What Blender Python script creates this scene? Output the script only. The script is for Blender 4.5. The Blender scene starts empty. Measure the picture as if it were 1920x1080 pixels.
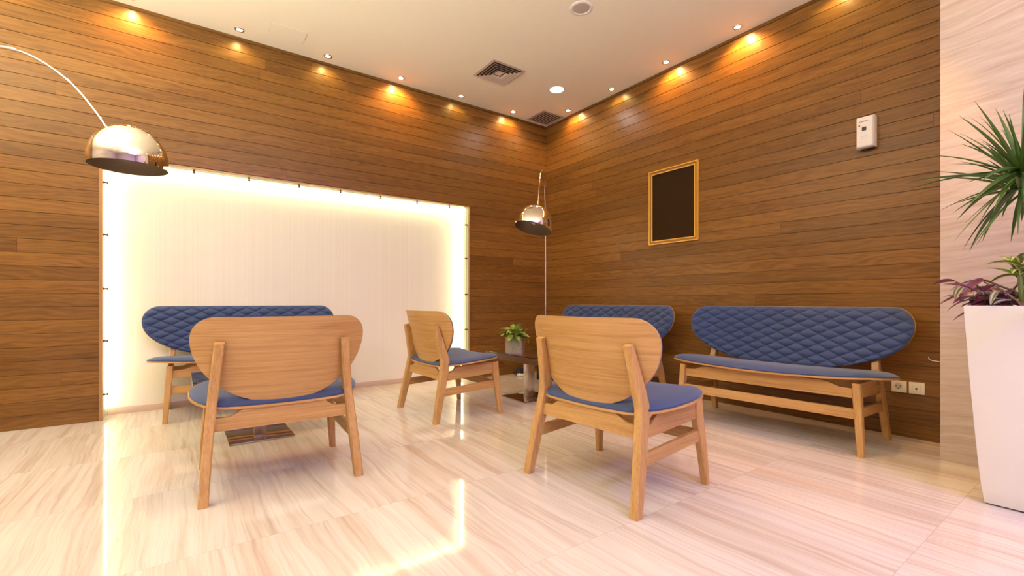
import bpy, math, random
from mathutils import Vector, Matrix
random.seed(7)
R = math.radians
PI = math.pi
scene = bpy.context.scene
col = scene.collection

# ------------------------------------------------------------------ camera, world, exposure
cam_d = bpy.data.cameras.new('camera')
cam = bpy.data.objects.new('camera', cam_d)
col.objects.link(cam)
cam.location = (0, 0, .85)
YAW = math.atan2(861., 1189.)
cam.rotation_euler = (R(90), 0, -YAW)
cam_d.sensor_width = 36
cam_d.lens = 36 * 861. / 1920.
cam_d.shift_y = 26. / 1920.
cam_d.clip_start = .02
scene.camera = cam
scene.view_settings.view_transform = 'Standard'
scene.view_settings.look = 'None'
scene.view_settings.gamma = 1
scene.view_settings.use_curve_mapping = False
scene.view_settings.exposure = -0.06
world = bpy.data.worlds.new('world')
scene.world = world
world.use_nodes = True
world.node_tree.nodes['Background'].inputs[0].default_value = (.80, .62, .62, 1)
world.node_tree.nodes['Background'].inputs[1].default_value = .55

# room dimensions (metres). X runs along the niche wall, Y into it
YB, XR, ZC = 4.382, 3.698, 3.035
XL, YF = -5.2, -6.5
NX0, NX1, NZ, NY = -.447, 2.585, 1.892, 4.60      # lit niche
PITCH = .0909


# ------------------------------------------------------------------ node helpers
class NT:
    def __init__(s, name):
        s.m = bpy.data.materials.new(name)
        s.m.use_nodes = True
        s.t = s.m.node_tree
        s.b = s.t.nodes['Principled BSDF']

    def n(s, typ, inp=None, **kw):
        nd = s.t.nodes.new(typ)
        for k, v in kw.items():
            setattr(nd, k, v)
        for k, v in (inp or {}).items():
            s.set(nd.inputs[k], v)
        return nd

    def set(s, sock, v):
        if isinstance(v, bpy.types.NodeSocket):
            s.t.links.new(v, sock)
        elif hasattr(v, 'outputs'):
            s.t.links.new(v.outputs[0], sock)
        else:
            if isinstance(v, tuple) and len(v) == 3 and sock.type == 'RGBA':
                v = (*v, 1)
            sock.default_value = v

    def math(s, op, a, b=0., c=0.):
        return s.n('ShaderNodeMath', {0: a, 1: b, 2: c}, operation=op).outputs[0]

    def mix(s, f, a, b, mode='MIX'):
        nd = s.n('ShaderNodeMix', data_type='RGBA', blend_type=mode)
        s.set(nd.inputs[0], f)
        s.set(nd.inputs[6], a)
        s.set(nd.inputs[7], b)
        return nd.outputs[2]

    def ramp(s, f, stops):
        nd = s.n('ShaderNodeValToRGB', {0: f})
        el = nd.color_ramp.elements
        while len(el) < len(stops):
            el.new(.5)
        for e, (p, c) in zip(el, stops):
            e.position = p
            e.color = (*c, 1) if len(c) == 3 else c
        return nd.outputs[0]

    def noise(s, vec, scale=1., detail=4., rough=.55, dist=0.):
        return s.n('ShaderNodeTexNoise', {'Vector': vec, 'Scale': scale, 'Detail': detail,
                                          'Roughness': rough, 'Distortion': dist}).outputs[0]

    def xyz(s, x, y, z=0.):
        return s.n('ShaderNodeCombineXYZ', {0: x, 1: y, 2: z}).outputs[0]

    def sep(s):
        c = s.n('ShaderNodeTexCoord')
        q = s.n('ShaderNodeSeparateXYZ', {0: c.outputs['Object']})
        return q.outputs

    def bump(s, h, strength=.3, dist=.002):
        nd = s.n('ShaderNodeBump', {'Height': h, 'Strength': strength, 'Distance': dist})
        s.set(s.b.inputs['Normal'], nd.outputs[0])

    def p(s, **kw):
        for k, v in kw.items():
            s.set(s.b.inputs[k.replace('_', ' ')], v)
        return s


def plain(name, c, rough=.5, metal=0., spec=.5, **kw):
    t = NT(name)
    t.p(Base_Color=c, Roughness=rough, Metallic=metal, Specular_IOR_Level=spec, **kw)
    return t.m


def emit(name, c, s):
    t = NT(name)
    t.p(Base_Color=(.8, .8, .8), Emission_Color=c, Emission_Strength=s)
    return t.m


def plank_wood(name, axis):
    t = NT(name)
    q = t.sep()
    a = q[axis]
    z = q[2]
    row = t.math('FLOOR', t.math('DIVIDE', z, PITCH))
    wn = t.n('ShaderNodeTexWhiteNoise', {'W': row}, noise_dimensions='1D')
    along = t.math('ADD', t.math('DIVIDE', a, 4.6), t.math('MULTIPLY', wn.outputs[0], 9.))
    seg = t.math('FLOOR', along)
    fr = t.math('FRACT', along)
    wn2 = t.n('ShaderNodeTexWhiteNoise', {'Vector': t.xyz(row, seg, 3.)}, noise_dimensions='3D')
    rnd = wn2.outputs[0]
    off = t.math('MULTIPLY', rnd, 40.)
    ac = t.math('ADD', a, off)
    zc = t.math('ADD', z, t.math('MULTIPLY', rnd, 7.))
    warp = t.noise(t.xyz(t.math('MULTIPLY', ac, 1.6), t.math('MULTIPLY', zc, 7.)), 1., 3.)
    bands = t.math('SINE', t.math('ADD', t.math('MULTIPLY', zc, 190.), t.math('MULTIPLY', warp, 46.)))
    fine = t.noise(t.xyz(t.math('MULTIPLY', ac, 7.), t.math('MULTIPLY', zc, 260.)), 1., 5., .7)
    broad = t.noise(t.xyz(t.math('MULTIPLY', ac, 1.2), t.math('MULTIPLY', zc, 14.)), 1., 3.)
    g = t.math('ADD', t.math('MULTIPLY', fine, .62),
               t.math('ADD', t.math('MULTIPLY', bands, .07), t.math('MULTIPLY', broad, .38)))
    c = t.ramp(g, [(.28, (.115, .047, .010)), (.47, (.20, .088, .018)), (.62, (.245, .114, .025)), (.8, (.30, .147, .037))])
    tone = t.math('ADD', .82, t.math('MULTIPLY', rnd, .36))
    c = t.mix(1., c, t.xyz(tone, tone, tone), 'MULTIPLY')
    joint = t.math('LESS_THAN', fr, .0005)
    c = t.mix(t.math('MULTIPLY', joint, .7), c, (.04, .016, .006))
    t.p(Base_Color=c, Roughness=t.math('ADD', .24, t.math('MULTIPLY', fine, .14)), Specular_IOR_Level=.36)
    t.bump(t.math('SUBTRACT', t.math('ADD', fine, t.math('MULTIPLY', bands, .12)), joint), .22, .0012)
    return t.m


def oak(name, axis, c0=(.355, .175, .055), c1=(.50, .28, .100), c2=(.575, .345, .138)):
    t = NT(name)
    q = t.sep()
    info = t.n('ShaderNodeObjectInfo')
    o = t.math('MULTIPLY', info.outputs['Random'], 30.)
    s = [52., 52., 52.]
    s[axis] = 1.1
    if axis == 0:
        s[1] = 5.
    v = t.xyz(*[t.math('ADD', t.math('MULTIPLY', q[i], s[i]), o) for i in range(3)])
    w = t.noise(v, 1., 3., .5, .12)
    s2 = [230., 230., 230.]
    s2[axis] = 3.5
    if axis == 0:
        s2[1] = 14.
    v2 = t.xyz(*[t.math('ADD', t.math('MULTIPLY', q[i], s2[i]), o) for i in range(3)])
    fine = t.noise(v2, 1., 4., .65)
    g = t.math('ADD', t.math('MULTIPLY', w, .38), t.math('MULTIPLY', fine, .62))
    c = t.ramp(g, [(.33, c0), (.5, c1), (.66, c2)])
    t.p(Base_Color=c, Roughness=.42, Specular_IOR_Level=.4)
    t.bump(fine, .15, .0006)
    return t.m


def fabric(name, c0, c1):
    t = NT(name)
    q = t.sep()
    n = t.noise(t.xyz(q[0], q[1], q[2]), 420., 2.)
    n2 = t.noise(t.xyz(q[0], q[1], q[2]), 9., 3.)
    c = t.mix(t.math('ADD', t.math('MULTIPLY', n, .6), t.math('MULTIPLY', n2, .4)), c0, c1)
    t.p(Base_Color=c, Roughness=.85, Specular_IOR_Level=.25, Sheen_Weight=.25, Sheen_Roughness=.5)
    t.bump(n, .25, .0006)
    return t.m


def floor_marble(name):
    t = NT(name)
    q = t.sep()
    x, y = q[0], q[1]
    TY, TX = .7035, 1.2
    iy = t.math('FLOOR', t.math('DIVIDE', t.math('SUBTRACT', y, .462), TY))
    fy = t.math('FRACT', t.math('DIVIDE', t.math('SUBTRACT', y, .462), TY))
    xs = t.math('DIVIDE', t.math('ADD', x, .26), TX)
    ix = t.math('FLOOR', xs)
    fx = t.math('FRACT', xs)
    wn = t.n('ShaderNodeTexWhiteNoise', {'Vector': t.xyz(ix, iy, 1.)}, noise_dimensions='3D')
    r = wn.outputs[0]
    ro = t.math('MULTIPLY', r, 30.)
    warp = t.noise(t.xyz(t.math('MULTIPLY', t.math('ADD', x, ro), 2.2), t.math('MULTIPLY', t.math('ADD', y, ro), 1.3)), 1., 3.)
    wx = t.math('ADD', t.math('ADD', x, ro), t.math('MULTIPLY', warp, .10))
    wy = t.math('ADD', y, ro)
    n1 = t.noise(t.xyz(t.math('MULTIPLY', wx, 34.), t.math('MULTIPLY', wy, .9)), 1., 5., .65, .22)
    n2 = t.noise(t.xyz(t.math('MULTIPLY', wx, 9.), t.math('MULTIPLY', wy, .5)), 1., 3., .5, .2)
    n3 = t.noise(t.xyz(t.math('MULTIPLY', wx, 75.), t.math('MULTIPLY', wy, 1.6)), 1., 3., .6)
    c1 = t.ramp(n1, [(.28, (.53, .425, .37)), (.42, (.595, .53, .49)), (.56, (.65, .605, .57))])
    c2 = t.ramp(n2, [(.30, (.84, .76, .70)), (.48, (.95, .93, .91)), (.7, (1, .99, .98))])
    c3 = t.ramp(n3, [(.33, (.80, .72, .66)), (.5, (1, 1, 1))])
    c = t.mix(1., c1, c2, 'MULTIPLY')
    c = t.mix(.55, c, c3, 'MULTIPLY')
    sy = t.math('LESS_THAN', t.math('MULTIPLY', t.math('MINIMUM', fy, t.math('SUBTRACT', 1., fy)), TY), .0011)
    sx = t.math('LESS_THAN', t.math('MULTIPLY', t.math('MINIMUM', fx, t.math('SUBTRACT', 1., fx)), TX), .0008)
    seam = t.math('MAXIMUM', sx, sy)
    c = t.mix(t.math('MULTIPLY', seam, .45), c, (.35, .27, .2))
    t.p(Base_Color=c, Roughness=.07, Specular_IOR_Level=.5)
    return t.m


def travertine(name):
    t = NT(name)
    q = t.sep()
    tilt = t.math('ADD', q[2], t.math('MULTIPLY', q[1], .10))
    w = t.noise(t.xyz(0., t.math('MULTIPLY', q[1], 1.6), t.math('MULTIPLY', tilt, 4.)), 1., 4.)
    zz = t.math('ADD', tilt, t.math('MULTIPLY', w, .09))
    n = t.noise(t.xyz(0., t.math('MULTIPLY', q[1], 1.7), t.math('MULTIPLY', zz, 30.)), 1., 6., .68, .5)
    n2 = t.noise(t.xyz(0., t.math('MULTIPLY', q[1], 6.), t.math('MULTIPLY', zz, 70.)), 1., 4., .6)
    c = t.ramp(n, [(.28, (.50, .36, .285)), (.46, (.585, .465, .395)), (.64, (.655, .55, .49))])
    c = t.mix(.4, c, t.ramp(n2, [(.35, (.75, .66, .58)), (.55, (1, 1, 1))]), 'MULTIPLY')
    t.p(Base_Color=c, Roughness=.35)
    t.bump(n2, .15, .001)
    return t.m


def niche_panel(name):
    t = NT(name)
    q = t.sep()
    n = t.noise(t.xyz(t.math('MULTIPLY', q[0], 170.), 0., t.math('MULTIPLY', q[2], .3)), 1., 2., .6)
    c = t.ramp(n, [(.36, (.83, .78, .70)), (.6, (.87, .82, .74))])
    t.p(Base_Color=c, Roughness=.6)
    t.bump(n, .3, .001)
    return t.m


M = dict(
    plank_x=plank_wood('dark oak planks along x', 0),
    plank_y=plank_wood('dark oak planks along y', 1),
    oak_x=oak('light oak grain x', 0), oak_y=oak('light oak grain y', 1), oak_z=oak('light oak grain z', 2),
    ply=plain('ply edge', (.55, .30, .13), .5),
    blue=fabric('blue wool', (.030, .051, .138), (.050, .078, .190)),
    floor=floor_marble('striped marble'),
    stone=travertine('travertine'),
    ceiling=plain('ceiling paint', (.93, .86, .71), .8, spec=.2),
    hall=plain('hall paint', (.80, .72, .68), .7),
    panel=niche_panel('reeded cream panel'),
    cream=plain('cream lacquer', (.82, .76, .64), .5),
    base=plain('blush skirting', (.62, .45, .38), .4),
    bronze=plain('bronze trim', (.42, .22, .085), .35, .3),
    peg=plain('peg bronze', (.20, .085, .025), .4, .2),
    gap=plain('shadow gap', (.06, .028, .012), .6),
    chrome=plain('chrome', (.86, .80, .70), .045, 1.),
    shade_in=plain('shade lining', (.34, .27, .18), .35, .6),
    steel=plain('brushed steel', (.66, .60, .53), .25, 1.),
    mirror=plain('polished plate', (.50, .42, .34), .07, 1.),
    black=plain('black plastic', (.012, .011, .011), .35),
    marble=plain('black marble', (.018, .014, .012), .22),
    white=plain('white gloss', (.72, .68, .66), .18),
    whitepl=plain('white plastic', (.84, .80, .78), .3),
    cable_white=plain('white cable', (.78, .70, .60), .4),
    ivory=plain('ivory plastic', (.80, .72, .58), .35),
    gold=plain('gilded bead', (.88, .56, .085), .32, .4),
    framewood=plain('frame wood', (.34, .16, .035), .4),
    board=plain('dark brown board', (.037, .019, .0065), .55, spec=.08),
    vent=plain('vent enamel', (.62, .50, .42), .45),
    dark=plain('duct dark', (.06, .036, .022), .8),
    grille=plain('speaker cloth', (.50, .42, .38), .8),
    soil=plain('soil', (.05, .03, .018), .9),
    tabwood=None,
)


def tabwood():
    t = NT('walnut veneer')
    q = t.sep()
    n = t.noise(t.xyz(t.math('MULTIPLY', q[0], 60.), t.math('MULTIPLY', q[1], 5.), t.math('MULTIPLY', q[2], 60.)), 1., 4., .6)
    t.p(Base_Color=t.ramp(n, [(.35, (.055, .024, .010)), (.6, (.13, .06, .026))]), Roughness=.3)
    return t.m


M['tabwood'] = tabwood()


def glass(name, c=(1, 1, 1), rough=0., bump=None):
    t = NT(name)
    t.p(Base_Color=c, Roughness=rough, Transmission_Weight=1., IOR=1.46)
    if bump:
        q = t.sep()
        h = t.math('SUM' if False else 'ADD', q[0], q[1])
        a = t.math('SINE', t.math('MULTIPLY', t.math('ADD', h, q[2]), bump))
        b = t.math('SINE', t.math('MULTIPLY', t.math('SUBTRACT', h, q[2]), bump))
        t.bump(t.math('MULTIPLY', a, b), .35, .003)
    return t.m


M['glass'] = glass('clear glass', (.93, 1., .95))
def cutglass():
    t = NT('diamond cut glass')
    q = t.sep()
    h = t.math('ADD', q[0], q[1])
    a = t.math('ABSOLUTE', t.math('SINE', t.math('MULTIPLY', t.math('ADD', h, q[2]), 250.)))
    b = t.math('ABSOLUTE', t.math('SINE', t.math('MULTIPLY', t.math('SUBTRACT', h, q[2]), 250.)))
    hh = t.math('MULTIPLY', a, b)
    bp = t.n('ShaderNodeBump', {'Height': hh, 'Strength': .6, 'Distance': .004})
    tr = t.n('ShaderNodeBsdfTransparent', {'Color': (.985, .975, .94, 1)})
    gl = t.n('ShaderNodeBsdfGlossy', {'Color': (1, .97, .9, 1), 'Roughness': .05, 'Normal': bp.outputs[0]})
    fr = t.n('ShaderNodeFresnel', {'IOR': 1.5, 'Normal': bp.outputs[0]})
    f = t.math('ADD', t.math('MULTIPLY', fr.outputs[0], .5), t.math('MULTIPLY', t.math('SUBTRACT', 1., hh), .10))
    mx = t.n('ShaderNodeMixShader', {0: f, 1: tr, 2: gl})
    t.set(t.t.nodes['Material Output'].inputs[0], mx.outputs[0])
    return t.m


M['cutglass'] = cutglass()


def leafmat(name, c0, c1, axis_scale=None, stripe=None):
    t = NT(name)
    q = t.sep()
    n = t.noise(t.xyz(q[0], q[1], q[2]), 24., 3.)
    c = t.mix(n, c0, c1)
    if stripe:
        uv = t.n('ShaderNodeUVMap')
        s = t.n('ShaderNodeSeparateXYZ', {0: uv.outputs[0]})
        f = t.math('ABSOLUTE', t.math('SUBTRACT', s.outputs[0], .5))
        c = t.mix(t.ramp(f, stripe[1]), c, stripe[0])
    t.p(Base_Color=c, Roughness=.38, Specular_IOR_Level=.5)
    return t.m


M['drac'] = leafmat('dracaena leaf', (.032, .080, .010), (.085, .175, .026))
M['purple'] = leafmat('purple leaf', (.10, .018, .040), (.17, .035, .075))
M['striped'] = leafmat('striped leaf', (.12, .10, .075), (.07, .085, .05), stripe=((.42, .38, .33), [(.12, (0, 0, 0)), (.2, (1, 1, 1)), (.3, (1, 1, 1)), (.38, (0, 0, 0))]))
M['varieg'] = leafmat('variegated leaf', (.12, .20, .02), (.20, .30, .03), stripe=((.72, .66, .26), [(.08, (1, 1, 1)), (.2, (0, 0, 0))]))
M['pothos'] = leafmat('pothos leaf', (.13, .24, .02), (.38, .44, .08))
M['stem'] = plain('brown stem', (.16, .09, .045), .7)
M['greenstem'] = plain('green stem', (.12, .16, .03), .5)


# ------------------------------------------------------------------ mesh builder
class MB:
    def __init__(s):
        s.v, s.f, s.uv = [], [], {}

    def add(s, vs, fs):
        o = len(s.v)
        s.v += [tuple(p) for p in vs]
        s.f += [tuple(i + o for i in f) for f in fs]
        return s

    def box(s, x0, x1, y0, y1, z0, z1):
        x0, x1 = min(x0, x1), max(x0, x1)
        y0, y1 = min(y0, y1), max(y0, y1)
        return s.add([(x0, y0, z0), (x1, y0, z0), (x1, y1, z0), (x0, y1, z0), (x0, y0, z1), (x1, y0, z1), (x1, y1, z1), (x0, y1, z1)],
                     [(0, 3, 2, 1), (4, 5, 6, 7), (0, 1, 5, 4), (1, 2, 6, 5), (2, 3, 7, 6), (3, 0, 4, 7)])

    def loft(s, rings, cap=True, closed=True):
        n = len(rings[0])
        o = len(s.v)
        for r in rings:
            s.v += [tuple(p) for p in r]
        for i in range(len(rings) - 1):
            for j in range(n if closed else n - 1):
                k = (j + 1) % n
                s.f.append((o + i * n + j, o + i * n + k, o + (i + 1) * n + k, o + (i + 1) * n + j))
        if cap:
            s.f.append(tuple(o + j for j in reversed(range(n))))
            s.f.append(tuple(o + (len(rings) - 1) * n + j for j in range(n)))
        return s

    def tube(s, pts, rad, n=10, cap=True):
        pts = [Vector(p) for p in pts]
        rings = []
        ref = None
        for i, p in enumerate(pts):
            d = (pts[min(i + 1, len(pts) - 1)] - pts[max(i - 1, 0)]).normalized()
            if ref is None:
                ref = Vector((0, 0, 1)) if abs(d.z) < .9 else Vector((1, 0, 0))
            u = (ref - d * ref.dot(d)).normalized()
            ref = u
            w = d.cross(u)
            r = rad[i] if isinstance(rad, (list, tuple)) else rad
            rings.append([p + (u * math.cos(2 * PI * k / n) + w * math.sin(2 * PI * k / n)) * r for k in range(n)])
        return s.loft(rings, cap)

    def lathe(s, prof, n=32, at=(0, 0, 0), cap=True):
        rings = [[(at[0] + r * math.cos(2 * PI * k / n), at[1] + r * math.sin(2 * PI * k / n), at[2] + z) for k in range(n)] for r, z in prof]
        return s.loft(rings, cap)

    def prism(s, poly, fn, t0, t1):
        """poly of 2D points, fn(a, b, t) -> 3D"""
        n = len(poly)
        return s.add([fn(a, b, t0) for a, b in poly] + [fn(a, b, t1) for a, b in poly],
                     [tuple(reversed(range(n))), tuple(range(n, 2 * n))] + [(j, (j + 1) % n, n + (j + 1) % n, n + j) for j in range(n)])

    def build(s, name, mat, parent=None, smooth=False, bevel=0., seg=2, angle=35, uv=None):
        me = bpy.data.meshes.new(name)
        me.from_pydata(s.v, [], s.f)
        me.materials.append(M[mat] if isinstance(mat, str) else mat)
        if uv:
            l = me.uv_layers.new(name='UVMap')
            for lp in me.loops:
                l.data[lp.index].uv = uv[lp.vertex_index]
        me.update()
        import bmesh
        bm = bmesh.new()
        bm.from_mesh(me)
        bmesh.ops.recalc_face_normals(bm, faces=bm.faces)
        if bevel:
            es = [e for e in bm.edges if len(e.link_faces) == 2 and e.calc_face_angle(0) > R(angle)]
            bmesh.ops.bevel(bm, geom=es, offset=bevel, segments=seg, profile=.6, affect='EDGES', clamp_overlap=True)
        bm.to_mesh(me)
        bm.free()
        if smooth or bevel:
            for p in me.polygons:
                p.use_smooth = True
            try:
                me.set_sharp_from_angle(angle=R(40))
            except Exception:
                pass
        o = bpy.data.objects.new(name, me)
        col.objects.link(o)
        if parent:
            o.parent = parent
        return o


def tag(o, label=None, cat=None, group=None, kind=None):
    if label: o['label'] = label
    if cat: o['category'] = cat
    if group: o['group'] = group
    if kind: o['kind'] = kind
    return o


def thing(name, label, cat, loc=(0, 0, 0), rz=0., group=None):
    o = bpy.data.objects.new(name, None)
    o.empty_display_size = .1
    col.objects.link(o)
    o.location = loc
    o.rotation_euler = (0, 0, rz)
    return tag(o, label, cat, group)


def dup(root, label, loc, rz=0.):
    r = root.copy()
    col.objects.link(r)
    r.location = loc
    r.rotation_euler = (0, 0, rz)
    r['label'] = label
    for ch in list(root.children):
        c = ch.copy()
        col.objects.link(c)
        c.parent = r
        for g in list(ch.children):
            d = g.copy()
            col.objects.link(d)
            d.parent = c
    return r


def struct(mb, name, mat, label=None, **kw):
    o = mb.build(name, mat, **kw)
    o['kind'] = 'structure'
    if label: o['label'] = label
    return o


def smoothpts(pts, it=3):
    pts = [Vector(p) for p in pts]
    for _ in range(it):
        q = [pts[0]]
        for a, b in zip(pts, pts[1:]):
            q += [a.lerp(b, .25), a.lerp(b, .75)]
        q.append(pts[-1])
        pts = q
    return pts


# ------------------------------------------------------------------ hall lights: ceiling downlights, blue cove panel and added uplights
def light(name, typ, energy, color, loc, parent=None, rot=(0, 0, 0), **kw):
    d = bpy.data.lights.new(name, typ)
    d.energy = energy
    d.color = color
    for k, v in kw.items():
        setattr(d, k, v)
    o = bpy.data.objects.new(name, d)
    col.objects.link(o)
    o.location = loc
    o.rotation_euler = rot
    if parent:
        o.parent = parent
    return o


E_DOWN = emit('downlight diffuser', (1., .95, .88), 6.)
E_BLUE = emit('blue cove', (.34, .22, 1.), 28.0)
HALL_W = 2.5


def downlight(x, y, label, w, colr=(1., .86, .78)):
    t = thing('downlight', label, 'ceiling light', (x, y, ZC), 0, 'round ceiling downlights')
    MB().lathe([(.068, -.002), (.078, -.006), (.084, -.003), (.084, 0), (.068, 0)], 40, cap=False).build('trim_ring', 'whitepl', t, smooth=True)
    MB().lathe([(.0005, -.003), (.069, -.003), (.069, -.001)], 40).build('diffuser', E_DOWN, t)
    light('downlight_glow', 'AREA', w, colr, (0, 0, -.012), t, shape='DISK', size=.13, spread=R(165))
    return t


downlight(3.146, 3.558, 'lit round downlight in the ceiling close to the corner grille', 4)
HALL = [(-2.6, 2.2), (-.6, 1.1), (1.5, .6), (2.2, -1.2), (-.3, -1.6), (-2.8, -.8), (.8, -3.8), (-2.2, -3.8)]
for i, (x, y) in enumerate(HALL):
    downlight(x, y, 'round hall downlight lighting the floor near the camera', HALL_W)
for i, (x, y) in enumerate(((-2.0, 3.75), (-2.7, 3.6))):
    downlight(x, y, 'round hall downlight washing the left end of the plank wall', 14, (1., .92, .80))
for x, y, w in ((-1.7, 2.3, 205), (.5, -.9, 145)):  # unseen uplights added only to brighten the ceiling
    t = thing('added_uplight', 'unseen bowl lamp added outside the view to brighten the ceiling', 'ceiling light', (x, y, 1.75), 0, 'added uplights')
    MB().lathe([(.02, -.05), (.22, -.03), (.25, .0), (.24, .0), (.20, -.02), (.02, -.035)], 40, cap=False).build('bowl', 'whitepl', t, smooth=True)
    MB().tube([(0, 0, -.04), (0, 0, ZC - 1.75)], .006, 8).build('rod', 'steel', t, smooth=True)
    light('uplight', 'AREA', w, (1., .98, .77), (0, 0, .02), t, (PI, 0, 0), shape='DISK', size=.4)
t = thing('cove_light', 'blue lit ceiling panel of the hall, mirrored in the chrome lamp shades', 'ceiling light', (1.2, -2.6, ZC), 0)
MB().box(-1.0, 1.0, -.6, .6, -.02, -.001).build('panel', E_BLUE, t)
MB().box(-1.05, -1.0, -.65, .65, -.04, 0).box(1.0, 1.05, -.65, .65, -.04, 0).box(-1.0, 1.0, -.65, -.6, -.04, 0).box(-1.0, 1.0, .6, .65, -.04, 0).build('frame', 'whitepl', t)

# ------------------------------------------------------------------ structure
struct(MB().box(XL, XR + .3, YF, NY + .1, -.1, 0), 'floor', 'floor')
struct(MB().box(XL, XR + .3, YF, NY + .1, ZC, ZC + .1), 'ceiling', 'ceiling')


def plank_profile(z0, z1):
    pts = []
    k0 = int(math.floor(z0 / PITCH + .001))
    k1 = int(math.ceil(min(z1, 33 * PITCH) / PITCH - .001))
    for k in range(k0, k1):
        a, b = k * PITCH, (k + 1) * PITCH
        pts += [(a, .006), (a + .0014, .006), (a + .0016, .0), (b - .0030, .0), (b - .0004, .0030), (b, .006)]
    pts = [(min(max(z, z0), z1), d) for z, d in pts]
    if z1 > 33 * PITCH:
        pts += [(3.0, .014), (3.012, .014), (3.012, .008), (z1, .008)]
    return pts


wb = MB()
for xa, xb, z0 in ((XL, NX0 - .016, 0), (NX0 - .016, NX1 + .016, NZ + .016), (NX1 + .016, XR, 0)):
    pr = plank_profile(z0, ZC)
    nseg = max(1, int((xb - xa) / 1.))
    rings = [[(xa + (xb - xa) * i / nseg, YB + d, z) for z, d in pr] for i in range(nseg + 1)]
    wb.loft(rings, False, False)
wb.box(XL, NX0 - .02, YB + .02, YB + .3, 0, ZC).box(NX1 + .02, XR + .3, YB + .02, YB + .3, 0, ZC).box(NX0 - .02, NX1 + .02, YB + .02, YB + .3, NZ + .02, ZC)
struct(wb, 'wall_back', 'plank_x', 'dark oak plank wall around the glowing niche')
wr = MB()
pr = plank_profile(0, ZC)
wr.loft([[(XR + d, YB + .02 - (YB - YF) * i / 8, z) for z, d in pr] for i in range(9)], False, False)
wr.box(XR + .02, XR + .3, YF, YB + .02, 0, ZC)
struct(wr, 'wall_right', 'plank_y', 'dark oak plank wall behind two benches')
struct(MB().box(3.325, XR, YF, .652, 0, ZC), 'wall_stone', 'stone', 'pale travertine wall at the right edge', bevel=.002)
struct(MB().box(XL - .2, XL, YF, YB, 0, ZC), 'wall_left', 'hall')
struct(MB().box(XL, XR, YF - .2, YF, 0, ZC), 'wall_front', 'hall')

# niche: reveals, panel, skirting, trim
nb = MB()
nb.box(NX0 - .016, NX0, YB + .008, NY, 0, NZ).box(NX1, NX1 + .016, YB + .008, NY, 0, NZ).box(NX0 - .016, NX1 + .016, YB + .008, NY, NZ, NZ + .016)
struct(nb, 'niche_reveal', 'cream', 'cream sides of the lit niche')
struct(MB().box(NX0, NX1, NY - .015, NY + .02, 0, NZ), 'wall_niche', 'panel', 'cream finely reeded panel at the back of the niche')
struct(MB().box(NX0, NX1, NY - .030, NY - .015, 0, .05), 'baseboard_back', 'base', 'blush skirting board under the cream niche panel', bevel=.002)
tb = MB()
tb.box(NX0 - .018, NX0, YB - .006, YB + .012, 0, NZ + .016).box(NX1, NX1 + .012, YB - .006, YB + .012, 0, NZ + .012).box(NX0, NX1, YB - .006, YB + .012, NZ, NZ + .012)
struct(tb, 'trim_1', 'bronze', 'bronze edge trim framing the niche')

E_LED = emit('LED strip', (1., .94, .52), 24.)
led = thing('led_strip', 'glowing LED strip running around the inside of the niche', 'light strip', (0, 0, 0))
yl0, yl1 = NY - .075, NY - .055
MB().box(NX0 + .001, NX0 + .008, yl0, yl1, .06, NZ - .01).build('strip', E_LED, led)
MB().box(NX1 - .008, NX1 - .001, yl0, yl1, .06, NZ - .01).build('strip', E_LED, led)
MB().box(NX0 + .01, NX1 - .01, yl0, yl1, NZ - .008, NZ - .001).build('strip', E_LED, led)
for nm, args in (('left', (NX0 + .018, NX0 + .022, YB + .012, YB + .075, .004, NZ - .004)),
                 ('right', (NX1 - .022, NX1 - .018, YB + .012, YB + .075, .004, NZ - .004)),
                 ('top', (NX0 + .03, NX1 - .03, YB + .012, YB + .075, NZ - .022, NZ - .018))):
    g = MB().box(*args).build('glass_strip', 'glass')
    tag(g, 'narrow glass strip held by pegs along the %s side of the niche' % nm, 'glass strip', 'glass strips of the niche')


def peg(p, d, label):
    t = thing('standoff_peg', label, 'peg', p, 0, 'standoff pegs around the niche')
    d = Vector(d)
    MB().tube([d * .0, d * .020], .0075, 12)  .build('shaft', 'peg', t, smooth=True)
    MB().tube([d * .0225, d * .030], .009, 12).build('cap', 'peg', t, smooth=True)


ORD = ['first', 'second', 'third', 'fourth', 'fifth', 'sixth', 'seventh']
for i, z in enumerate((1.713, 1.336, .945, .568, .182)):
    peg((NX0, YB + .03, z), (1, 0, 0), 'bronze standoff peg, %s from the top on the left side of the niche' % ORD[i])
for i, x in enumerate((.093, .473, .86, 1.217, 1.602, 1.984, 2.359)):
    peg((x, YB + .03, NZ), (0, 0, -1), 'bronze standoff peg, %s from the left on the top of the niche' % ORD[i])
for i, z in enumerate((1.70, 1.33, .932, .545, .17)):
    peg((NX1, YB + .03, z), (-1, 0, 0), 'bronze standoff peg, %s from the top on the right side of the niche' % ORD[i])

# ------------------------------------------------------------------ ceiling fittings
ORANGE, YELLOW = (1., .50, .12), (1., .74, .25)
E_SPOT = {0: emit('orange spot lens', (1., .72, .38), 260.), 1: emit('yellow spot lens', (1., .88, .55), 16.)}


def spot(x, y, warm, w, label, cone=150):
    t = thing('recessed_spotlight', label, 'spotlight', (x, y, ZC), 0, 'recessed spotlights along the plank walls')
    MB().lathe([(.021, -.001), (.025, -.006), (.034, -.004), (.036, -.0005), (.036, 0), (.021, 0)], 32, cap=False).build('trim_ring', 'steel', t, smooth=True)
    MB().lathe([(.0005, -.003), (.021, -.003), (.021, -.001)], 24).build('lens', E_SPOT[0 if warm else 1], t)
    light('spot_beam', 'SPOT', w, ORANGE if warm else YELLOW, (0, 0, -.02), t, spot_size=R(cone), spot_blend=.6, shadow_soft_size=.02)


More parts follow.
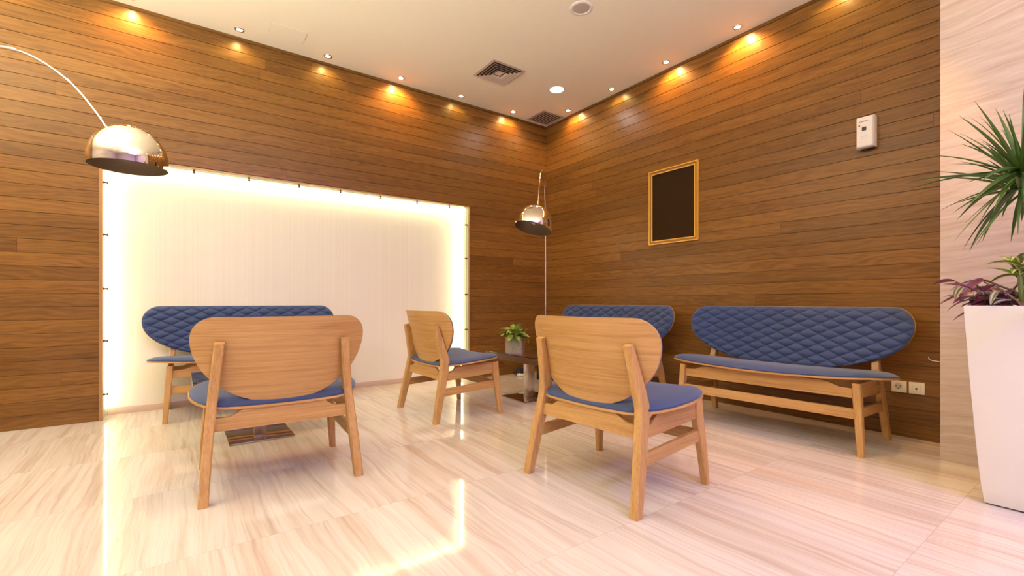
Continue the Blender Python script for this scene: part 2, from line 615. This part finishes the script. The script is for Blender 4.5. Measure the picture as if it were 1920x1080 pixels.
for x, warm, w, nm in ((-.97, 0, 5, 'far left out of the photo'), (-.29, 1, 20, 'just above the photo'), (.39, 0, 5, 'beside the access hatch'), (1.07, 0, 5, 'fourth from the corner'),
                       (1.75, 1, 30, 'third from the corner, flaring orange'), (2.424, 0, 4, 'second from the corner'), (3.108, 1, 11, 'nearest the corner')):
    spot(x, YB - .115, warm, w, 'small recessed spotlight over the niche wall, %s' % nm)
for y, warm, w, nm in ((3.869, 1, 11, 'nearest the corner'), (3.218, 0, 4, 'second from the corner'), (2.566, 1, 20, 'third from the corner'), (1.905, 1, 32, 'fourth from the corner, flaring'), (1.24, 0, 6, 'fifth from the corner, above the photo')):
    spot(XR - .105, y, warm, w, 'small recessed spotlight over the right plank wall, %s' % nm)

spot(2.98, .80, 1, 120, 'small recessed spotlight in front of the travertine wall, above the photo', 52)
# square diffuser vent
t = thing('air_diffuser', 'square ceiling diffuser of nested louvres in the middle of the ceiling', 'air vent', (2.473, 3.625, ZC), 0)
h = .18


def sqring(mb, a, za, b, zb, th=.002):
    mb.loft([[(-a, -a, za), (a, -a, za), (a, a, za), (-a, a, za)], [(-b, -b, zb), (b, -b, zb), (b, b, zb), (-b, b, zb)],
             [(-b, -b, zb + th), (b, -b, zb + th), (b, b, zb + th), (-b, b, zb + th)], [(-a, -a, za + th), (a, -a, za + th), (a, a, za + th), (-a, a, za + th)]], False)


mb = MB()
sqring(mb, h, -.004, h - .022, -.005, .004)
mb.build('frame', 'vent', t)
MB().box(-h + .02, h - .02, -h + .02, h - .02, -.0015, -.0005).build('duct', 'dark', t)
for a in (.153, .124, .095, .066):
    mb = MB()
    sqring(mb, a, -.019, a - .019, -.006, .0015)
    sqring(mb, a + .002, -.020, a - .002, -.020, .0015)
    mb.build('louvre', 'vent', t)
MB().add([(-.038, -.038, -.004), (.038, -.038, -.004), (.038, .038, -.004), (-.038, .038, -.004), (0, 0, -.024)], [(0, 1, 2, 3), (0, 4, 1), (1, 4, 2), (2, 4, 3), (3, 4, 0)]).build('centre_cone', 'vent', t)

t = thing('return_grille', 'square slatted ceiling grille in the corner above the floor lamp', 'air vent', (3.524, 4.19, ZC), 0)
h = .160
mb = MB()
sqring(mb, h, -.004, h - .020, -.005, .004)
mb.build('frame', 'vent', t)
MB().box(-h + .02, h - .02, -h + .02, h - .02, -.0015, -.0005).build('duct', 'dark', t)
for i in range(8):
    y = -.1225 + .035 * i
    MB().add([(y - .008, -.14, -.007), (y - .008, .14, -.007), (y + .007, .14, -.005), (y + .007, -.14, -.005), (y - .008, -.14, -.0055), (y - .008, .14, -.0055), (y + .007, .14, -.0035), (y + .007, -.14, -.0035)],
             [(0, 1, 2, 3), (7, 6, 5, 4), (0, 4, 5, 1), (3, 2, 6, 7)]).build('slat', 'vent', t)

t = thing('ceiling_speaker', 'round flush ceiling speaker with grey grille, at the top of the photo', 'speaker', (2.42, 2.463, ZC), 0)
MB().lathe([(.062, -.003), (.068, -.008), (.084, -.005), (.086, 0), (.062, 0)], 48, cap=False).build('rim', 'whitepl', t, smooth=True)
MB().lathe([(.0005, -.006), (.04, -.0055), (.064, -.003), (.064, -.001)], 48).build('grille', 'grille', t, smooth=True)

t = thing('access_hatch', 'flush square access hatch in the ceiling near the niche wall', 'hatch', (.714, 4.1, ZC), 0)
MB().box(-.132, .132, -.102, .102, -.0012, -.0002).build('gap_line', 'vent', t)
MB().box(-.1305, .1305, -.1005, .1005, -.003, -.001).build('lid', 'ceiling', t)


# ------------------------------------------------------------------ chairs and benches
def sheet(wf, v0, v1, nv, nu, pos, mid=.5):
    """closed solid: grid rows v, columns u in [-w, w]; pos(u, v, e, side)->point"""
    m = MB()
    rows = []
    for i in range(nv + 1):
        a = i / nv
        a = .5 - .5 * math.cos(PI * a) if nv < 60 else (.35 * (.5 - .5 * math.cos(PI * a)) + .65 * a)
        rows.append(v0 + (v1 - v0) * a)
    W = nu + 1
    for side in (0, 1):
        for v in rows:
            w = wf(v)
            for j in range(W):
                s = -1 + 2 * j / nu
                if nu < 120:
                    s = math.sin(s * PI / 2) * .5 + s * .5
                m.v.append(pos(w * s, v, s, side))
    n = (nv + 1) * W
    for side in (0, 1):
        for i in range(nv):
            for j in range(nu):
                q = (side * n + i * W + j, side * n + i * W + j + 1, side * n + (i + 1) * W + j + 1, side * n + (i + 1) * W + j)
                m.f.append(q if side == 0 else q[::-1])
    loop = [j for j in range(W)] + [i * W + nu for i in range(1, nv + 1)] + [nv * W + j for j in range(nu - 1, -1, -1)] + [i * W for i in range(nv - 1, 0, -1)]
    for a, b in zip(loop, loop[1:] + loop[:1]):
        m.f.append((b, a, a + n, b + n))
    return m


def beam(pts, half, mb=None):
    """pts: (x,y,z) centres; half: list of (hx, hn): half thickness along x, half width in the yz plane"""
    mb = mb or MB()
    P = [Vector(p) for p in pts]
    rings = []
    for i, p in enumerate(P):
        d = P[min(i + 1, len(P) - 1)] - P[max(i - 1, 0)]
        d.x = 0
        d.normalize()
        if i in (0,) and abs(d.z) > .5:
            d = Vector((0, 0, 1))          # flat on the floor
        nrm = Vector((0, d.z, -d.y))
        hx, hn = half[i]
        c = min(hx, hn) * .28
        ring = []
        for a, b in ((-hx + c, -hn), (hx - c, -hn), (hx, -hn + c), (hx, hn - c), (hx - c, hn), (-hx + c, hn), (-hx, hn - c), (-hx, -hn + c)):
            ring.append(p + Vector((a, 0, 0)) + nrm * b)
        rings.append(ring)
    return mb.loft(rings)


def qbez(pts, n=5):
    """smooth interpolation of tuples with Catmull-Rom"""
    out = []
    for i in range(len(pts) - 1):
        p0, p1, p2, p3 = pts[max(i - 1, 0)], pts[i], pts[i + 1], pts[min(i + 2, len(pts) - 1)]
        for k in range(n):
            t = k / n
            out.append(tuple(.5 * (2 * b + (c - a) * t + (2 * a - 5 * b + 4 * c - d) * t * t + (3 * b - a - 3 * c + d) * t ** 3) for a, b, c, d in zip(p0, p1, p2, p3)))
    out.append(tuple(pts[-1]))
    return out


def make_seat(name, label, cat, group, HW, BW, FX, ztop, quilt, curve, ex):
    """HW: seat half width, BW: backrest half width, FX: foot half spacing"""
    t = thing(name, label, cat, group=group)
    zw, zb = (.695 if ztop < .8 else .705), (.388 if ztop < .8 else .402)
    corner = .26 * .365 if ztop < .8 else .115

    def wback(v):
        if v < zw:
            q = max(0., 1 - ((zw - v) / (zw - zb)) ** ex)
            return BW * q ** (1 / ex) + .0005
        q = (v - zw) / (ztop - zw)
        return BW - corner + corner * math.sqrt(max(0, 1 - q * q))

    def yback(u, v):
        return -.195 - .235 * (v - .40) + curve * (u / BW) ** 2

    TH = .0045

    def pshell(u, v, e, side):
        return (u, yback(u, v) + (TH if side else -TH), v)
    sh = sheet(wback, zb, ztop, 26 if not quilt else 30, 40, pshell)
    sh = sh.build('backrest', 'oak_x', t, smooth=True)

    v0p, v1p = zb + .002, ztop - .002
    W_, H_ = .130, .067

    def ppad(u, v, e, side):
        w = wback(v)
        if not side:
            return (u, yback(u, v) + TH + .0004, v)
        de = min((1 - abs(e)) * w, (v - v0p) * (1. if v < zw else 9), (v1p - v))
        de = max(de, 0)
        dome = 1 - math.exp(-de / .018)
        th = .010 + .018 * dome
        if quilt:
            a, b = u / W_ + (v - .6) / H_, u / W_ - (v - .6) / H_
            pil = (abs(math.sin(PI * a)) * abs(math.sin(PI * b))) ** .48
            th += (.016 * pil - .007) * dome
        return (u, yback(u, v) + TH + th, v)

    def wpad(v):
        return max(.0004, wback(min(max(v, zb), ztop)) - .0025)
    if quilt:
        sheet(wpad, v0p, v1p, 110, 330, ppad).build('back_pad', 'blue', sh, smooth=True)
    else:
        sheet(wpad, v0p, v1p, 26, 40, ppad).build('back_pad', 'blue', sh, smooth=True)

    # seat: rows run front-back
    vr, vf, vm = -.215, .295, .05
    cr = .17 if not quilt else .21

    def wseat(v):
        q = (v - vm) / (vf - vm) if v > vm else (vm - v) / (vm - vr)
        q = min(abs(q), 1)
        return HW - cr * (1 - (1 - q ** 2.2) ** (1 / 2.1))

    def zseat(u, v):
        s = u / HW
        zz = .386 + .041 * (v + .2) / .5 + .016 * s * s
        if v > .15:
            zz -= .016 * ((v - .15) / .145) ** 2 * (1 - min(1, s * s * 1.2))
        return zz

    def pseat(u, v, e, side):
        return (u, v, zseat(u, v) + (0 if side else -.010))
    st = sheet(wseat, vr, vf, 26, 48, pseat).build('seat', 'oak_x', t, smooth=True)

    def pspad(u, v, e, side):
        w = wseat(v)
        if not side:
            return (u, v, zseat(u, v) + .0004)
        de = max(0, min((1 - abs(e)) * w, v - vr - .004, vf - .004 - v))
        return (u, v, zseat(u, v) + .008 + .026 * (1 - math.exp(-de / .035)))
    sheet(lambda v: wseat(v) - .005, vr + .004, vf - .004, 30, 60, pspad).build('seat_pad', 'blue', st, smooth=True)

    # legs
    for s in (-1, 1):
        p = qbez([(s * FX, -.27, 0), (s * (FX - .014), -.228, .20), (s * (FX - .030), -.188, .385), (s * (FX - .038), -.190, .46), (s * (FX - .058), -.243, .674)])
        hh = qbez([(.0195, .022), (.0195, .027), (.0195, .031), (.0195, .030), (.0195, .016)])
        beam(p, hh).build('leg', 'oak_z', t, smooth=True)
        p = [(s * FX, .270, 0), (s * (FX - .010), .258, .15), (s * (FX - .022), .240, .30), (s * (FX - .028), .234, .396)]
        hh = [(.0155, .0155), (.0185, .021), (.0195, .027), (.0195, .029)]
        beam(p, hh).build('leg', 'oak_z', t, smooth=True)

    def notch(L, z0a, z0b, zta, ztb, n0, n1, dip=.040):
        """board outline along a 0..L: bottom z0a->z0b, top zta->ztb with dips of the top at the ends"""
        top = []
        for i in range(25):
            a = L * i / 24
            z = zta + (ztb - zta) * i / 24
            k = 0.
            if n0: k = max(k, 1 - min(1, max(0, (a - n0 * .45) / (n0 * .55))))
            if n1: k = max(k, 1 - min(1, max(0, (L - a - n1 * .45) / (n1 * .55))))
            k = k * k * (3 - 2 * k)
            top.append((a, z - dip * k))
        return [(0, z0a), (L, z0b)] + top[::-1]

    xs = FX - .026
    for s in (-1, 1):
        poly = notch(.42, .288, .312, .382, .396, .10, 0)
        MB().prism(poly, lambda a, b, tt: (s * xs + tt, -.19 + a, b), -.010, .010).build('side_rail', 'oak_y', t, bevel=.0015, seg=1)
        MB().prism([(0, .180), (.46, .205), (.46, .258), (0, .233)], lambda a, b, tt: (s * (FX - .018) + tt, -.215 + a, b), -.010, .010).build('stretcher', 'oak_y', t, bevel=.0015, seg=1)
    L = 2 * xs
    nn = min(.16, L * .24)
    poly = notch(L, .288, .288, .384, .384, nn, nn)
    MB().prism(poly, lambda a, b, tt: (-xs + a, -.196 + tt, b), -.011, .011).build('rear_rail', 'oak_x', t, bevel=.0015, seg=1)
    poly = notch(L, .312, .312, .396, .396, nn if quilt else 0, nn if quilt else 0, .03)
    MB().prism(poly, lambda a, b, tt: (-xs + a, .232 + tt, b), -.011, .011).build('front_rail', 'oak_x', t, bevel=.0015, seg=1)
    L = 2 * (FX - .016)
    MB().prism([(0, .198), (L, .198), (L, .254), (0, .254)], lambda a, b, tt: (-L / 2 + a, .247 + tt, b), -.010, .010).build('stretcher', 'oak_x', t, bevel=.0015, seg=1)
    return t


GC = 'oak lounge chairs with blue seats'
chair = make_seat('lounge_chair', 'oak lounge chair seen from behind in front of the left bench', 'chair', GC, .375, .365, .317, .785, False, .09, 2.0)
chair.location = (.404, 2.55, 0)
chair.rotation_euler = (0, 0, R(-1.8))
dup(chair, 'oak lounge chair in the middle foreground, nearest the camera, facing the right wall', (1.70, 1.507, 0), R(-90 + 3.6))
dup(chair, 'oak lounge chair standing sideways beside the right end of the glowing niche', (1.712, 3.21, 0), R(-90))
GB = 'quilted blue benches'
bench = make_seat('upholstered_bench', 'quilted blue bench against the glowing niche panel, behind a chair', 'bench', GB, .665, .70, .550, .818, True, .085, 2.15)
bench.location = (.468, 4.275, 0)
bench.rotation_euler = (0, 0, R(180))
dup(bench, 'quilted blue bench beside the travertine wall, below the white dispenser', (3.262, 1.478, 0), R(90 + 3.))
dup(bench, 'quilted blue bench nearest the corner, half hidden behind an oak chair', (3.285, 3.10, 0), R(90 + 1.))


# ------------------------------------------------------------------ tables
def table(label, loc, rz):
    t = thing('side_table', label, 'table', loc, rz, 'low walnut tables on steel pedestals')
    MB().box(-.355, .355, -.2325, .2325, .343, .394).build('table_top', 'tabwood', t, bevel=.002)
    MB().box(-.356, .356, -.2335, .2335, .3945, .400).build('glass_sheet', 'glass', t, bevel=.001, seg=1)
    MB().box(-.034, .034, -.034, .034, .010, .343).build('column', 'steel', t, bevel=.003)
    MB().box(-.178, .178, -.178, .178, .0, .010).build('base_plate', 'mirror', t, bevel=.002)
    return t


t1 = table('low walnut table hidden behind the left foreground chair', (.415, 3.332, 0), 0)
t2 = dup(t1, 'low walnut table in the corner carrying the potted green plant', (2.518, 3.222, 0), R(90))


# ------------------------------------------------------------------ leaves
def leaf(mb, uv, base, tip_dir, length, width, droop, n=8, cup=.15, roll=0., shape=1., curl=0.):
    """curved leaf with thickness-free blade folded along the midrib, two sided strip of 3 columns"""
    d = Vector(tip_dir).normalized()
    side = d.cross(Vector((0, 0, 1)))
    if side.length < .05:
        side = Vector((1, 0, 0))
    side.normalize()
    side = Matrix.Rotation(roll, 3, d) @ side
    p = Vector(base)
    step = length / n
    o = len(mb.v)
    for i in range(n + 1):
        s = i / n
        w = width * (math.sin(PI * min(1, (s * .93 + .07)) ** shape) ** .8) * .5 if i < n else .0003
        w = max(w, .0003)
        up = side.cross(d).normalized()
        for k, a in enumerate((-1, 0, 1)):
            mb.v.append(tuple(p + side * w * a + up * (abs(a) * w * cup * 2)))
            uv.append((.5 + a * .5, s))
        d = (d + Vector((0, 0, -droop / n)) + side * (curl / n)).normalized()
        p = p + d * step
    for i in range(n):
        for k in range(2):
            a = o + i * 3 + k
            mb.f.append((a, a + 1, a + 4, a + 3))
    return p


def glass_planter(label, loc, rz, seed, full):
    rnd = random.Random(seed)
    t = thing('glass_vase', label, 'vase', loc, rz, 'cut glass vases with pothos')
    hx, hy, H = .055, .075, .145
    mb = MB()
    o = [[(-hx, -hy, 0), (hx, -hy, 0), (hx, hy, 0), (-hx, hy, 0)], [(-hx, -hy, H), (hx, -hy, H), (hx, hy, H), (-hx, hy, H)]]
    i_ = [[(-hx + .006, -hy + .006, H), (hx - .006, -hy + .006, H), (hx - .006, hy - .006, H), (-hx + .006, hy - .006, H)],
          [(-hx + .006, -hy + .006, .012), (hx - .006, -hy + .006, .012), (hx - .006, hy - .006, .012), (-hx + .006, hy - .006, .012)]]
    mb.loft(o + i_)
    mb.build('vase_body', 'cutglass', t)
    # plant stands in the vase: its own thing
    p = thing('pothos_plant', label.replace('cut glass vase', 'green pothos plant growing in the glass vase'), 'plant', Vector(loc) + Vector((0, 0, .0135)), rz, 'pothos plants in glass vases')
    st = MB()
    for k in range(10):
        a = rnd.uniform(0, 2 * PI)
        st.tube([(rnd.uniform(-.03, .03), rnd.uniform(-.045, .045), .0), (.03 * math.cos(a), .045 * math.sin(a), .07), (.04 * math.cos(a), .06 * math.sin(a), .16)], .0028, 6)
    st.build('stems', 'greenstem', p, smooth=True)
    for k in range(54 if full else 16):
        a = rnd.uniform(0, 2 * PI)
        r = rnd.uniform(.0, 1)
        mb, uv = MB(), []
        el = rnd.uniform(-.25, 1.1) if r > .4 else rnd.uniform(.5, 1.4)
        b = (.045 * r * math.cos(a), .065 * r * math.sin(a), rnd.uniform(.125, .185) if k % 6 else rnd.uniform(.03, .09))
        if not k % 6:
            b = (b[0] * .35, b[1] * .35, b[2])
            el = 1.2
        leaf(mb, uv, b, (math.cos(a) * math.cos(el), math.sin(a) * math.cos(el), math.sin(el)), rnd.uniform(.07, .115), rnd.uniform(.040, .062), rnd.uniform(.8, 2.0), 6, .12, rnd.uniform(-.6, .6), .72)
        mb.build('leaf', 'pothos', p, smooth=True, uv=uv)
    return t


glass_planter('cut glass vase on the corner table', (2.372, 3.232, .4005), R(42), 3, True)
glass_planter('cut glass vase on the left table', (.245, 3.27, .4005), R(8), 5, False)


# ------------------------------------------------------------------ arc floor lamps
def arc_lamp(label, loc, rz, pitch, roll, drop, fwd, low):
    t = thing('arc_lamp', label, 'lamp', loc, rz, 'chrome arc floor lamps')
    MB().box(-.12, .12, -.09, .09, 0, .49).build('base_block', 'marble', t, bevel=.004)
    MB().tube([(0, 0, .49), (0, 0, 1.32)], .0095, 16).build('pole', 'chrome', t, smooth=True)
    MB().tube([(0, 0, 1.305), (0, 0, 1.335)], .0125, 16).build('collar', 'steel', t, smooth=True)
    pts = qbez([(x, y, z - low * min(1, (z - 1.32) / .4)) for x, y, z in ((0, 0, 1.32), (.0, 0, 1.55), (.025, 0, 1.76), (.10, 0, 1.97), (.25, 0, 2.115), (.44, 0, 2.168), (.62, 0, 2.135), (.80, 0, 2.015), (.93, 0, 1.86), (1.005, 0, 1.735), (1.03, 0, 1.675))], 7)
    k = 40
    MB().tube(pts[:k + 1], .0085, 12).build('arm', 'chrome', t, smooth=True)
    MB().tube(pts[k:], .0058, 12).build('arm', 'chrome', t, smooth=True)
    # shade
    rad, zc = .166, -.155
    rot = Matrix.Rotation(roll, 4, 'X') @ Matrix.Rotation(pitch, 4, 'Y')
    org = Vector((1.0 + fwd, 0, 1.755 - drop))

    def dome(r, flip):
        m = MB()
        nr, n = 22, 64
        th0, th1 = .035, R(101)
        for i in range(nr + 1):
            th = th0 + (th1 - th0) * i / nr
            for j in range(n):
                q = Vector((r * math.sin(th) * math.cos(2 * PI * j / n), r * math.sin(th) * math.sin(2 * PI * j / n), zc + r * math.cos(th) * 1.08))
                m.v.append(tuple(org + (rot @ q)))
        for i in range(nr):
            for j in range(n):
                if i in (4, 6, 8) and (j + (i // 2) % 2 * 2) % 4 in (1, 2) and i in (4, 6):
                    continue
                a, b = i * n + j, i * n + (j + 1) % n
                f = (a, b, b + n, a + n)
                m.f.append(f if not flip else f[::-1])
        return m
    sd = dome(rad, False).build('shade', 'chrome', t, smooth=True)
    dome(rad - .0025, True).build('shade_lining', 'shade_in', sd, smooth=True)

    def tr(m):
        m.v = [tuple(org + (rot @ Vector(v))) for v in m.v]
        return m
    tr(MB().lathe([(.008, .022), (.014, .020), (.016, .008), (.016, -.012)], 20)).build('top_cap', 'chrome', sd, smooth=True)
    tr(MB().lathe([(.018, -.012), (.018, -.06), (.014, -.065)], 20)).build('socket', 'steel', sd, smooth=True)
    tr(MB().lathe([(.012, -.066), (.016, -.075), (.030, -.105), (.032, -.12), (.024, -.142), (.004, -.152)], 20)).build('bulb', 'glass', sd, smooth=True)
    return t


arc_lamp('chrome arc floor lamp in the corner behind the low table', (3.31, 3.93, 0), R(-134), R(-13), R(-13), .075, .035, 0.)
arc_lamp('chrome arc floor lamp arching in from the left edge of the photo', (-1.15, 3.60, 0), R(-30), R(0), R(0), .028, .085, .045)


# ------------------------------------------------------------------ things on the right wall
t = thing('picture_frame', 'gold edged picture frame with an empty dark brown board on the right wall', 'picture frame', (XR, 2.562, 1.7465), 0)
hw, hh = .259, .351


def rect_frame(a, b, w, x0, x1):
    m = MB()
    m.box(x0, x1, -a, -a + w, -b, b).box(x0, x1, a - w, a, -b, b).box(x0, x1, -a + w, a - w, -b, -b + w).box(x0, x1, -a + w, a - w, b - w, b)
    return m


rect_frame(hw, hh, .008, -.024, 0).build('outer_bead', 'gold', t)
rect_frame(hw - .008, hh - .008, .020, -.018, 0).build('moulding', 'framewood', t)
rect_frame(hw - .028, hh - .028, .008, -.021, 0).build('inner_bead', 'gold', t)
MB().box(-.012, -.001, -hw + .036, hw - .036, -hh + .036, hh - .036).build('backing_board', 'board', t)

t = thing('air_freshener', 'white wall mounted air freshener dispenser high on the right plank wall', 'dispenser', (XR, 1.082, 1.966), 0)
prof = [(-.052, -.104), (.052, -.104), (.052, .104), (-.052, .104)]
MB().loft([[(0, y, z) for y, z in prof], [(-.045, y * .98, z) for y, z in prof], [(-.066, y * .80, z * .93 - .001) for y, z in prof]]).build('housing', 'whitepl', t, bevel=.009, seg=4)
MB().box(-.0685, -.062, -.010, .013, .006, .030).build('nozzle_window', 'black', t)
MB().tube([(-.0665, .028, .043), (-.063, .028, .043)], .005, 14).build('sensor', 'dark', t)
lg = MB()
for k, (a, b) in enumerate(((.022, .012), (.010, .017), (.000, .013), (-.010, .017), (-.020, .011))):
    lg.tube([(-.0672, a + .0045, .068), (-.0655, a + .0045, .068)], b * .32, 10)
lg.box(-.0672, -.0655, -.020, .026, .0655, .0675)
lg.build('logo_mark', 'grille', t)
MB().box(-.0667, -.0655, -.014, .016, -.033, -.031).box(-.0667, -.0655, -.014, .016, -.045, -.0435).build('seam_line', 'grille', t)
MB().box(-.04, -.006, -.045, .03, -.110, -.104).build('cartridge_slot', 'black', t)


def plate(y, z, label, name):
    t = thing(name, label, 'socket', (XR, y, z), 0, 'wall plates by the bench')
    MB().box(-.009, 0, -.038, .038, -.036, .036).build('plate', 'ivory', t, bevel=.002)
    return t


p = plate(.918, .315, 'cream power socket on the plank wall, nearer the bench', 'power_socket')
m = MB().tube([(-.0095, .003, .002), (-.0088, .003, .002)], .0195, 28)
wl = m.build('socket_well', plain('socket shade', (.55, .47, .36), .5), p)
for a, b in ((-.008, .003), (.014, .003), (.003, -.012)):
    MB().tube([(-.0105, a, b), (-.0092, a, b)], .0032, 10).build('pin_hole', 'black', wl)
p = plate(.832, .315, 'cream aerial outlet on the plank wall, nearer the stone wall', 'aerial_socket')
ins = rect_frame(.020, .020, .0012, -.0105, -.0085).build('insert_frame', plain('insert line', (.6, .52, .4), .5), p)
MB().tube([(-.0115, .001, -.003), (-.009, .001, -.003)], .0062, 16).build('aerial_jack', 'dark', ins)

hk = MB().tube([(XR - .001, .778, .512), (XR - .010, .776, .512), (XR - .012, .772, .500), (XR - .010, .760, .494), (XR - .008, .72, .490), (XR - .006, .68, .487)], .0025, 8)
tag(hk.build('wall_clip', 'whitepl', smooth=True), 'thin white wire clip on the planks above the aerial outlet', 'clip')

# power strip with plugs on the floor near the corner
t = thing('power_strip', 'white power strip with black plugs on the floor by the niche wall', 'power strip', (3.20, 4.17, 0), R(-40))
MB().box(-.085, .085, -.03, .03, .002, .032).build('strip_body', 'cable_white', t, bevel=.004)
for k, (x, hgt) in enumerate(((-.085, .05), (-.03, .065))):
    MB().box(x - .022, x + .022, -.022, .022, .033, .033 + hgt).build('plug', 'black', t, bevel=.006)
MB().tube(smoothpts([(-.03, .0, .09), (-.06, .04, .11), (-.12, .06, .05), (-.14, .08, .008), (-.05, .12, .006)]), .004, 8).build('cord', 'black', t, smooth=True)

# ------------------------------------------------------------------ planter with plants
t = thing('tall_planter', 'tall white tapered square planter in front of the travertine wall', 'planter', (2.945, .20, 0), 0)
rings = []
for i in range(13):
    s = i / 12
    hw = .200 + .055 * (s ** .75)
    rings.append([(-hw, -hw, .006 + .829 * s), (hw, -hw, .006 + .829 * s), (hw, hw, .006 + .829 * s), (-hw, hw, .006 + .829 * s)])
hw = .255
rings += [[(-hw + .02, -hw + .02, .835), (hw - .02, -hw + .02, .835), (hw - .02, hw - .02, .835), (-hw + .02, hw - .02, .835)]]
hw = .235
rings += [[(-hw, -hw, .76), (hw, -hw, .76), (hw, hw, .76), (-hw, hw, .76)]]
MB().loft(rings).build('pot', 'white', t, bevel=.004, angle=50)
MB().box(-.175, .175, -.175, .175, 0, .007).build('foot', 'dark', t)
MB().box(-.233, .233, -.233, .233, .762, .79).build('soil', 'soil', t)

PX, PY = 2.945, .20
d = thing('dracaena', 'spiky green dracaena rising from the white planter', 'plant', (2.93, .245, .791), 0)
crown = Vector((2.862 - 2.93, .300 - .245, 1.352 - .791))
MB().tube(smoothpts([(0, 0, 0), (.01, -.01, .2), (-.03, .02, .38), crown], 2), .016, 12).build('trunk', 'stem', d, smooth=True)
rnd = random.Random(11)
for k in range(120):
    a = 2 * PI * k * .381966 + rnd.uniform(-.3, .3)
    el = rnd.uniform(-.75, 1.45)
    mb, uv = MB(), []
    L = rnd.uniform(.24, .40)
    leaf(mb, uv, crown + Vector((0, 0, rnd.uniform(-.05, .05))), (math.cos(a) * math.cos(el), math.sin(a) * math.cos(el), math.sin(el)), L, rnd.uniform(.014, .023), rnd.uniform(.2, .85), 9, .3, rnd.uniform(-.6, .6), .62, rnd.uniform(-.2, .2))
    mb.build('leaf', 'drac', d, smooth=True, uv=uv)

w = thing('tradescantia', 'purple and striped trailing plant at the rim of the white planter', 'plant', (2.80, .335, .791), 0)
rnd = random.Random(4)
for k in range(26):
    a = rnd.uniform(0, 2 * PI)
    rr = rnd.uniform(.02, .12)
    b = Vector((rnd.uniform(-.07, .14), rnd.uniform(-.16, .075), 0))
    mid = b + Vector((.5 * rr * math.cos(a), .5 * rr * math.sin(a), rnd.uniform(.05, .10)))
    tip = mid + Vector((rr * math.cos(a), rr * math.sin(a), rnd.uniform(.0, .07)))
    MB().tube([b, mid, tip], .004, 6).build('stem', 'stem', w, smooth=True)
    for j in range(4):
        q = b.lerp(tip, .5 + .17 * j)
        aa = a + rnd.uniform(-1.5, 1.5)
        el = rnd.uniform(-.4, .7)
        mb, uv = MB(), []
        leaf(mb, uv, q, (math.cos(aa) * math.cos(el), math.sin(aa) * math.cos(el), math.sin(el)), rnd.uniform(.08, .13), rnd.uniform(.022, .034), rnd.uniform(.4, 1.3), 7, .25, rnd.uniform(-.5, .5), .8)
        mb.build('leaf', 'purple' if (k + j) % 2 else 'striped', w, smooth=True, uv=uv)

v = thing('spider_plant', 'yellow green variegated plant above the purple leaves in the planter', 'plant', (2.80, .295, .791), 0)
MB().tube([(0, 0, 0), (0, .01, .17)], .008, 8).build('stem', 'greenstem', v, smooth=True)
rnd = random.Random(21)
for k in range(16):
    a = rnd.uniform(0, 2 * PI)
    el = rnd.uniform(.15, 1.1)
    mb, uv = MB(), []
    leaf(mb, uv, (0, .01, .15 + .005 * k), (math.cos(a) * math.cos(el), math.sin(a) * math.cos(el), math.sin(el)), rnd.uniform(.10, .17), rnd.uniform(.026, .036), rnd.uniform(.6, 1.6), 8, .25, 0, .75)
    mb.build('leaf', 'varieg', v, smooth=True, uv=uv)
